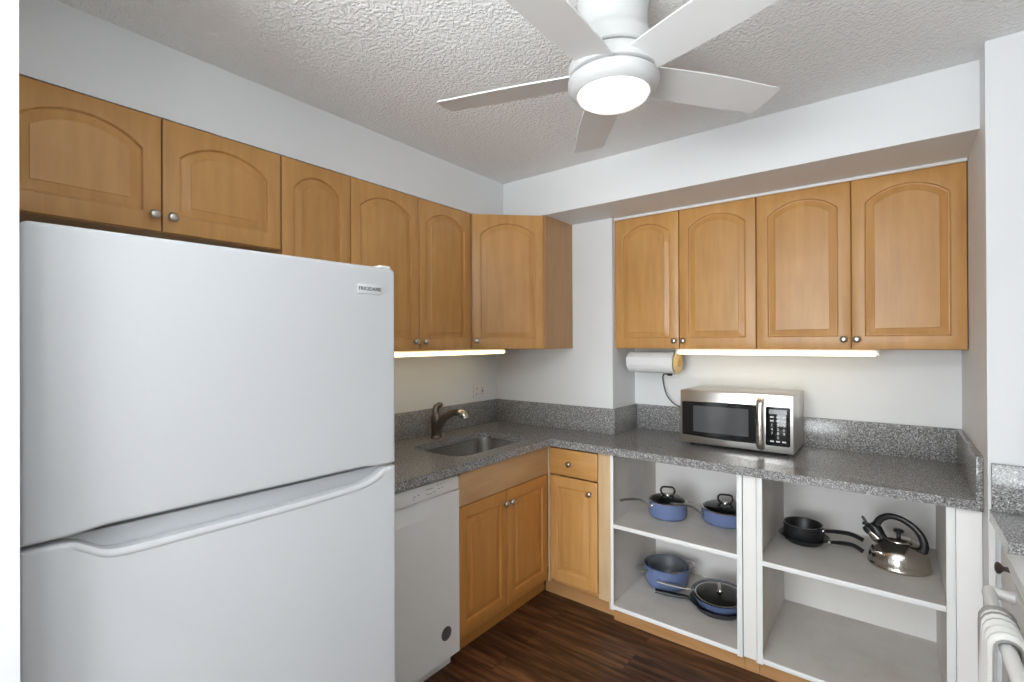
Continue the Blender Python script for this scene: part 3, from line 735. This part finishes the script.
# black pans, right shelf
t = thing('skillet', 'black nonstick skillet lying on the right-hand middle shelf under the small black saucepan', 'pan', (1.872, 0.005, ZM))
pot_shell(t, 0.082, 0.034, 'black_pan', 'black_pan', 0.025, 0.022)
bar_handle(t, math.radians(-8), 0.030, 0.104, 0.128, 0.012, 'black_plastic', -0.016, 0.0145, 0.55, start=-0.006)
t = thing('saucepan', 'small black saucepan standing inside the black skillet', 'pot', (1.868, 0.012, ZM+0.0045))
pot_shell(t, 0.080, 0.082, 'black_pan', 'black_pan', 0.012, 0.002)
ob('steel_rim', lathe(bm_new(), [(0.0805, 0.0815), (0.083, 0.082), (0.0835, 0.0835), (0.082, 0.085), (0.079, 0.084), (0.0805, 0.0815)], seg=48), 'steel_polished', t, 60)
bar_handle(t, math.radians(-6), 0.066, 0.082, 0.153, 0.014, 'black_plastic', -0.014, 0.0145, 0.55)
# kettle
def kettle():
    t = thing('kettle', 'stainless steel kettle with black arched handle on the right open shelf', 'kettle', (2.222, -0.035, ZM), math.radians(-14))
    ob('body', lathe(bm_new(), [(0, 0), (0.098, 0), (0.105, 0.003), (0.1075, 0.010), (0.104, 0.014), (0.1045, 0.024), (0.102, 0.045), (0.096, 0.064), (0.085, 0.083), (0.070, 0.097), (0.054, 0.106), (0.049, 0.108), (0, 0.108)], seg=56), 'kettle_steel', t, 60)
    lid = ob('lid', lathe(bm_new(), [(0.050, 0.1085), (0.050, 0.112), (0.046, 0.116), (0.030, 0.121), (0.0, 0.123)], seg=40), 'kettle_steel', t, 60)
    ob('lid_knob', lathe(bm_new(), [(0, 0.122), (0.008, 0.123), (0.007, 0.138), (0.018, 0.144), (0.019, 0.149), (0.015, 0.154), (0, 0.155)], seg=24), 'black_plastic', lid, 60)
    pts = [(-0.068, 0, 0.096), (-0.080, 0, 0.135), (-0.066, 0, 0.175), (-0.034, 0, 0.199), (0.006, 0, 0.199), (0.046, 0, 0.180), (0.074, 0, 0.148), (0.084, 0, 0.110), (0.078, 0, 0.084)]
    p = smooth_path(pts, 6); n = len(p)
    b = bm_new(); tube(b, p, [0.0175 - 0.005*math.sin(PI*min(1, k/(n-1))) for k in range(n)], 12, 0.72, (0, 1, 0))
    ob('handle', b, 'black_plastic', t, 60)
    b = bm_new(); tube(b, [(-0.066, 0, 0.088), (-0.083, 0, 0.103), (-0.096, 0, 0.114), (-0.102, 0, 0.119)], [0.026, 0.021, 0.0175, 0.017], 18)
    sp = ob('spout', b, 'kettle_steel', t, 50)
    b = bm_new(); tube(b, [(-0.097, 0, 0.1155), (-0.110, 0, 0.128), (-0.119, 0, 0.135)], [0.0205, 0.020, 0.014], 16)
    bx(b, -0.128, -0.085, -0.006, 0.006, 0.138, 0.150, 0.002)
    tube(b, [(-0.112, 0, 0.146), (-0.125, 0, 0.166), (-0.130, 0, 0.174)], [0.006, 0.006, 0.004], 8)
    ob('spout_cap', b, 'black_plastic', sp, 40)
    b = bm_new(); tube(b, [(-0.100, 0, 0.150), (-0.078, 0, 0.130), (-0.058, 0, 0.102)], [0.013, 0.025, 0.018], 12)
    ob('handle_bracket', b, 'black_plastic', t, 50)
    ob('front_clip', box(-0.07, -0.03, -0.0995, -0.088, 0.060, 0.072, 0.003), 'kettle_steel', t)
kettle()

# ------------------------------------------------------------------ right-hand run: narrow cabinet, granite, range, towel
def right_cabinet():
    t = thing('base_cabinet', 'narrow white base cabinet with bronze knob beside the range', 'cabinet', (2.478, YF-0.002, 0.0), -PI/2)
    w = 0.323   # local x runs towards the camera, front faces -x
    ob('body', box(0.0, w, 0.019, 0.64, 0.09, 0.875), 'white_board', t)
    d = ob('drawer', box(0.004, w-0.004, 0.0, 0.0185, 0.68, 0.868, 0.002), 'white_board', t)
    knob_at(d, 0.158, 0.0, 0.782, 'knob_bronze', 1.15)
    ob('door', box(0.004, w-0.004, 0.0, 0.0185, 0.10, 0.674, 0.002), 'white_board', t)
    ob('toe_kick', box(0.0, w, 0.07, 0.085, 0.0, 0.0895), 'white_board', t)
right_cabinet()
def right_counter():
    t = thing('countertop', 'short speckled granite countertop at the right edge beside the range', 'countertop', (2.452, YF, 0))
    b = bm_new(); slab(b, [(0.0, -0.0015), (0.0, -0.329), (0.665, -0.329), (0.665, -0.0015)], [], 0.879, ZC)
    ob('slab', b, 'granite', t, None)
    ob('backsplash', box(0.004, 0.665, -0.021, -0.0015, ZC+0.0002, ZB, 0.0015), 'granite', t)
right_counter()
struct('trim_2', box(XR-0.0005, XR+0.016, YF-0.013, YF-0.0015, 0.0, 0.876, 0.001), 'white_trim')
def kitchen_range():
    # front faces -x; local x runs towards the camera
    t = thing('kitchen_range', 'white kitchen range at the right edge with a bar handle', 'range', (2.452, -0.775, 0.0), -PI/2)
    w = 0.755
    ob('body', box(0.0, w, 0.030, 0.64, 0.07, 0.862, 0.003), 'appliance_white', t)
    ob('cooktop', box(-0.001, w, -0.006, 0.645, 0.863, 0.886, 0.005), 'appliance_white', t)
    b = bm_new()
    V0 = [(0.0, -0.004, 0.862), (0.0, 0.012, 0.80), (0.0, 0.0295, 0.80), (0.0, 0.0295, 0.862)]
    A = [b.verts.new(p) for p in V0]; B = [b.verts.new((w, y, z)) for _, y, z in V0]
    for k in range(4): b.faces.new((A[k], A[(k+1) % 4], B[(k+1) % 4], B[k]))
    b.faces.new(A[::-1]); b.faces.new(B)
    ob('vent_panel', b, 'appliance_white', t, None)
    b = bm_new()
    for k in range(8):
        x = 0.03 + k*0.012
        vs = [(x, 0.0005, 0.852), (x+0.005, 0.0005, 0.852), (x+0.012, 0.0105, 0.808), (x+0.007, 0.0105, 0.808)]
        F = [b.verts.new((a, y-0.0012, z)) for a, y, z in vs]; G = [b.verts.new((a, y+0.004, z)) for a, y, z in vs]
        b.faces.new(F)
        for i in range(4): b.faces.new((F[i], F[(i+1) % 4], G[(i+1) % 4], G[i]))
    ob('vent_slots', b, 'mark_grey', t, None)
    d = ob('oven_door', box(0.006, w-0.006, 0.006, 0.0295, 0.20, 0.795, 0.006), 'appliance_white', t)
    ob('oven_glass', box(0.12, w-0.12, 0.0035, 0.0058, 0.33, 0.62, 0.001), 'gloss_black', d)
    b = bm_new()
    hx, hz, r = -0.043, 0.785, 0.0145
    tube(b, smooth_path([(0.045, 0.010, hz-0.004), (0.038, -0.020, hz-0.003), (0.034, -0.038, hz), (0.048, hx, hz), (0.075, hx-0.002, hz), (0.20, hx-0.004, hz), (0.40, hx-0.005, hz), (0.60, hx-0.004, hz), (0.68, hx-0.002, hz), (0.707, hx, hz), (0.721, -0.038, hz), (0.717, -0.020, hz-0.003), (0.71, 0.010, hz-0.004)], 6), r, 16)
    ob('handle', b, 'appliance_white', d, 60)
    ob('storage_drawer', box(0.006, w-0.006, 0.006, 0.0295, 0.075, 0.195, 0.005), 'appliance_white', t)
    ob('plinth', box(0.02, w-0.02, 0.05, 0.60, 0.0, 0.0695), 'black_plastic', t)
kitchen_range()
def towel():
    hx, hz = 2.452-0.048, 0.785
    t = thing('dish_towel', 'white dish towel with grey stripes hung over the range handle', 'towel', (hx, -0.995, hz))
    b = bm_new(); n, m = 72, 26; L = 0.155
    rows_o, rows_i = [], []
    for j in range(n+1):
        s = j/n; y = -L*s
        ph = 2*PI*s*5.0
        k = 0.022 + 0.010*(0.5-0.5*math.cos(ph))
        ro, ri = [], []
        for i in range(m+1):
            q = i/m
            if q < 0.36: x, z, nx, nz = -k, -0.30*(0.36-q)/0.36, -1, 0
            elif q <= 0.64:
                a = PI - PI*(q-0.36)/0.28; x, z, nx, nz = k*math.cos(a), k*math.sin(a), math.cos(a), math.sin(a)
            else: x, z, nx, nz = k*0.80+0.2*k*(1-(q-0.64)/0.36), -0.24*(q-0.64)/0.36, 1, 0
            yy = y + 0.018*math.sin(3*q)*(1-s)
            ro.append(b.verts.new((x + 0.003*nx, yy, z + 0.003*nz))); ri.append(b.verts.new((x - 0.001*nx, yy, z - 0.001*nz)))
        rows_o.append(ro); rows_i.append(ri)
    for R_ in (rows_o, rows_i):
        for A, B in zip(R_, R_[1:]):
            for i in range(m): b.faces.new((A[i], A[i+1], B[i+1], B[i]))
    for A, B in ((rows_o[0], rows_i[0]), (rows_o[-1], rows_i[-1])):
        for i in range(m): b.faces.new((A[i], A[i+1], B[i+1], B[i]))
    for i in (0, m):
        for j in range(n): b.faces.new((rows_o[j][i], rows_o[j+1][i], rows_i[j+1][i], rows_i[j][i]))
    ob('cloth', b, 'towel_cloth', t, 80)
towel()

# ------------------------------------------------------------------ ceiling fan
def ceiling_fan():
    c = (1.585, -1.38, ZT)
    t = thing('ceiling_fan', 'white five-blade flush ceiling fan with round glowing light', 'fan', c)
    Z = lambda z: z-ZT
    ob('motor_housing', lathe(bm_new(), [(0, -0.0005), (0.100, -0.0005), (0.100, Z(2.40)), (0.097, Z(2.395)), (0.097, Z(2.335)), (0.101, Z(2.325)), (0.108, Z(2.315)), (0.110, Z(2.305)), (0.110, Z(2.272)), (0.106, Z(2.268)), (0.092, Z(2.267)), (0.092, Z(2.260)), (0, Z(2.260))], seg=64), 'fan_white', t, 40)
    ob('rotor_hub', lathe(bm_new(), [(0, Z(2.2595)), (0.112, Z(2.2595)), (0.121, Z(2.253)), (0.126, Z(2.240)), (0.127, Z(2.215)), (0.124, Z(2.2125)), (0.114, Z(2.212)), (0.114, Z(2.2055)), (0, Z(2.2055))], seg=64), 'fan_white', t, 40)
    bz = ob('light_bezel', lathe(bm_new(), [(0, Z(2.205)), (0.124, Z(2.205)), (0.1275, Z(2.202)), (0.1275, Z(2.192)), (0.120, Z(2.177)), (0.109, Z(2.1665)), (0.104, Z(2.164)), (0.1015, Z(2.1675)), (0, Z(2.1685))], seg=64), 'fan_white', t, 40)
    ob('light_lens', lathe(bm_new(), [(0.101, Z(2.1665)), (0.097, Z(2.157)), (0.085, Z(2.149)), (0.06, Z(2.143)), (0.03, Z(2.1405)), (0, Z(2.140))], seg=64), 'fan_lens', bz, 60)
    r1, hw, pit = 0.540, 0.061, math.radians(-11.23)
    for k in range(5):
        a = math.radians(198.436 + 72*k)
        b = bm_new(); T, Bt = [], []
        outline = []
        n = 12
        for i in range(n+1):
            s = 0.112 + (r1-0.05-0.112)*i/n; outline.append((s, hw*(0.93+0.12*math.sin(PI*min(1, i/n*0.9)))))
        outline += [(r1-0.022, hw*0.995), (r1-0.010, hw*0.96), (r1-0.005, hw*0.85), (r1, 0.0), (r1-0.004, -hw*0.85), (r1-0.009, -hw*0.96), (r1-0.020, -hw*0.995)]
        for i in range(n, -1, -1):
            s = 0.112 + (r1-0.05-0.112)*i/n; outline.append((s, -hw*(0.93+0.12*math.sin(PI*min(1, i/n*0.9)))))
        R = Matrix.Rotation(a, 3, 'Z') @ Matrix.Rotation(pit, 3, 'X')
        for dz, lst in ((0.002, T), (-0.002, Bt)):
            for s, wv in outline: lst.append(b.verts.new(R @ Vector((s, wv, dz)) + Vector((0, 0, Z(2.222)))))
        m = len(outline)
        b.faces.new(T); b.faces.new(Bt[::-1])
        for i in range(m): b.faces.new((T[i], T[(i+1) % m], Bt[(i+1) % m], Bt[i]))
        ob('blade', b, 'blade_white', t, None)
ceiling_fan()
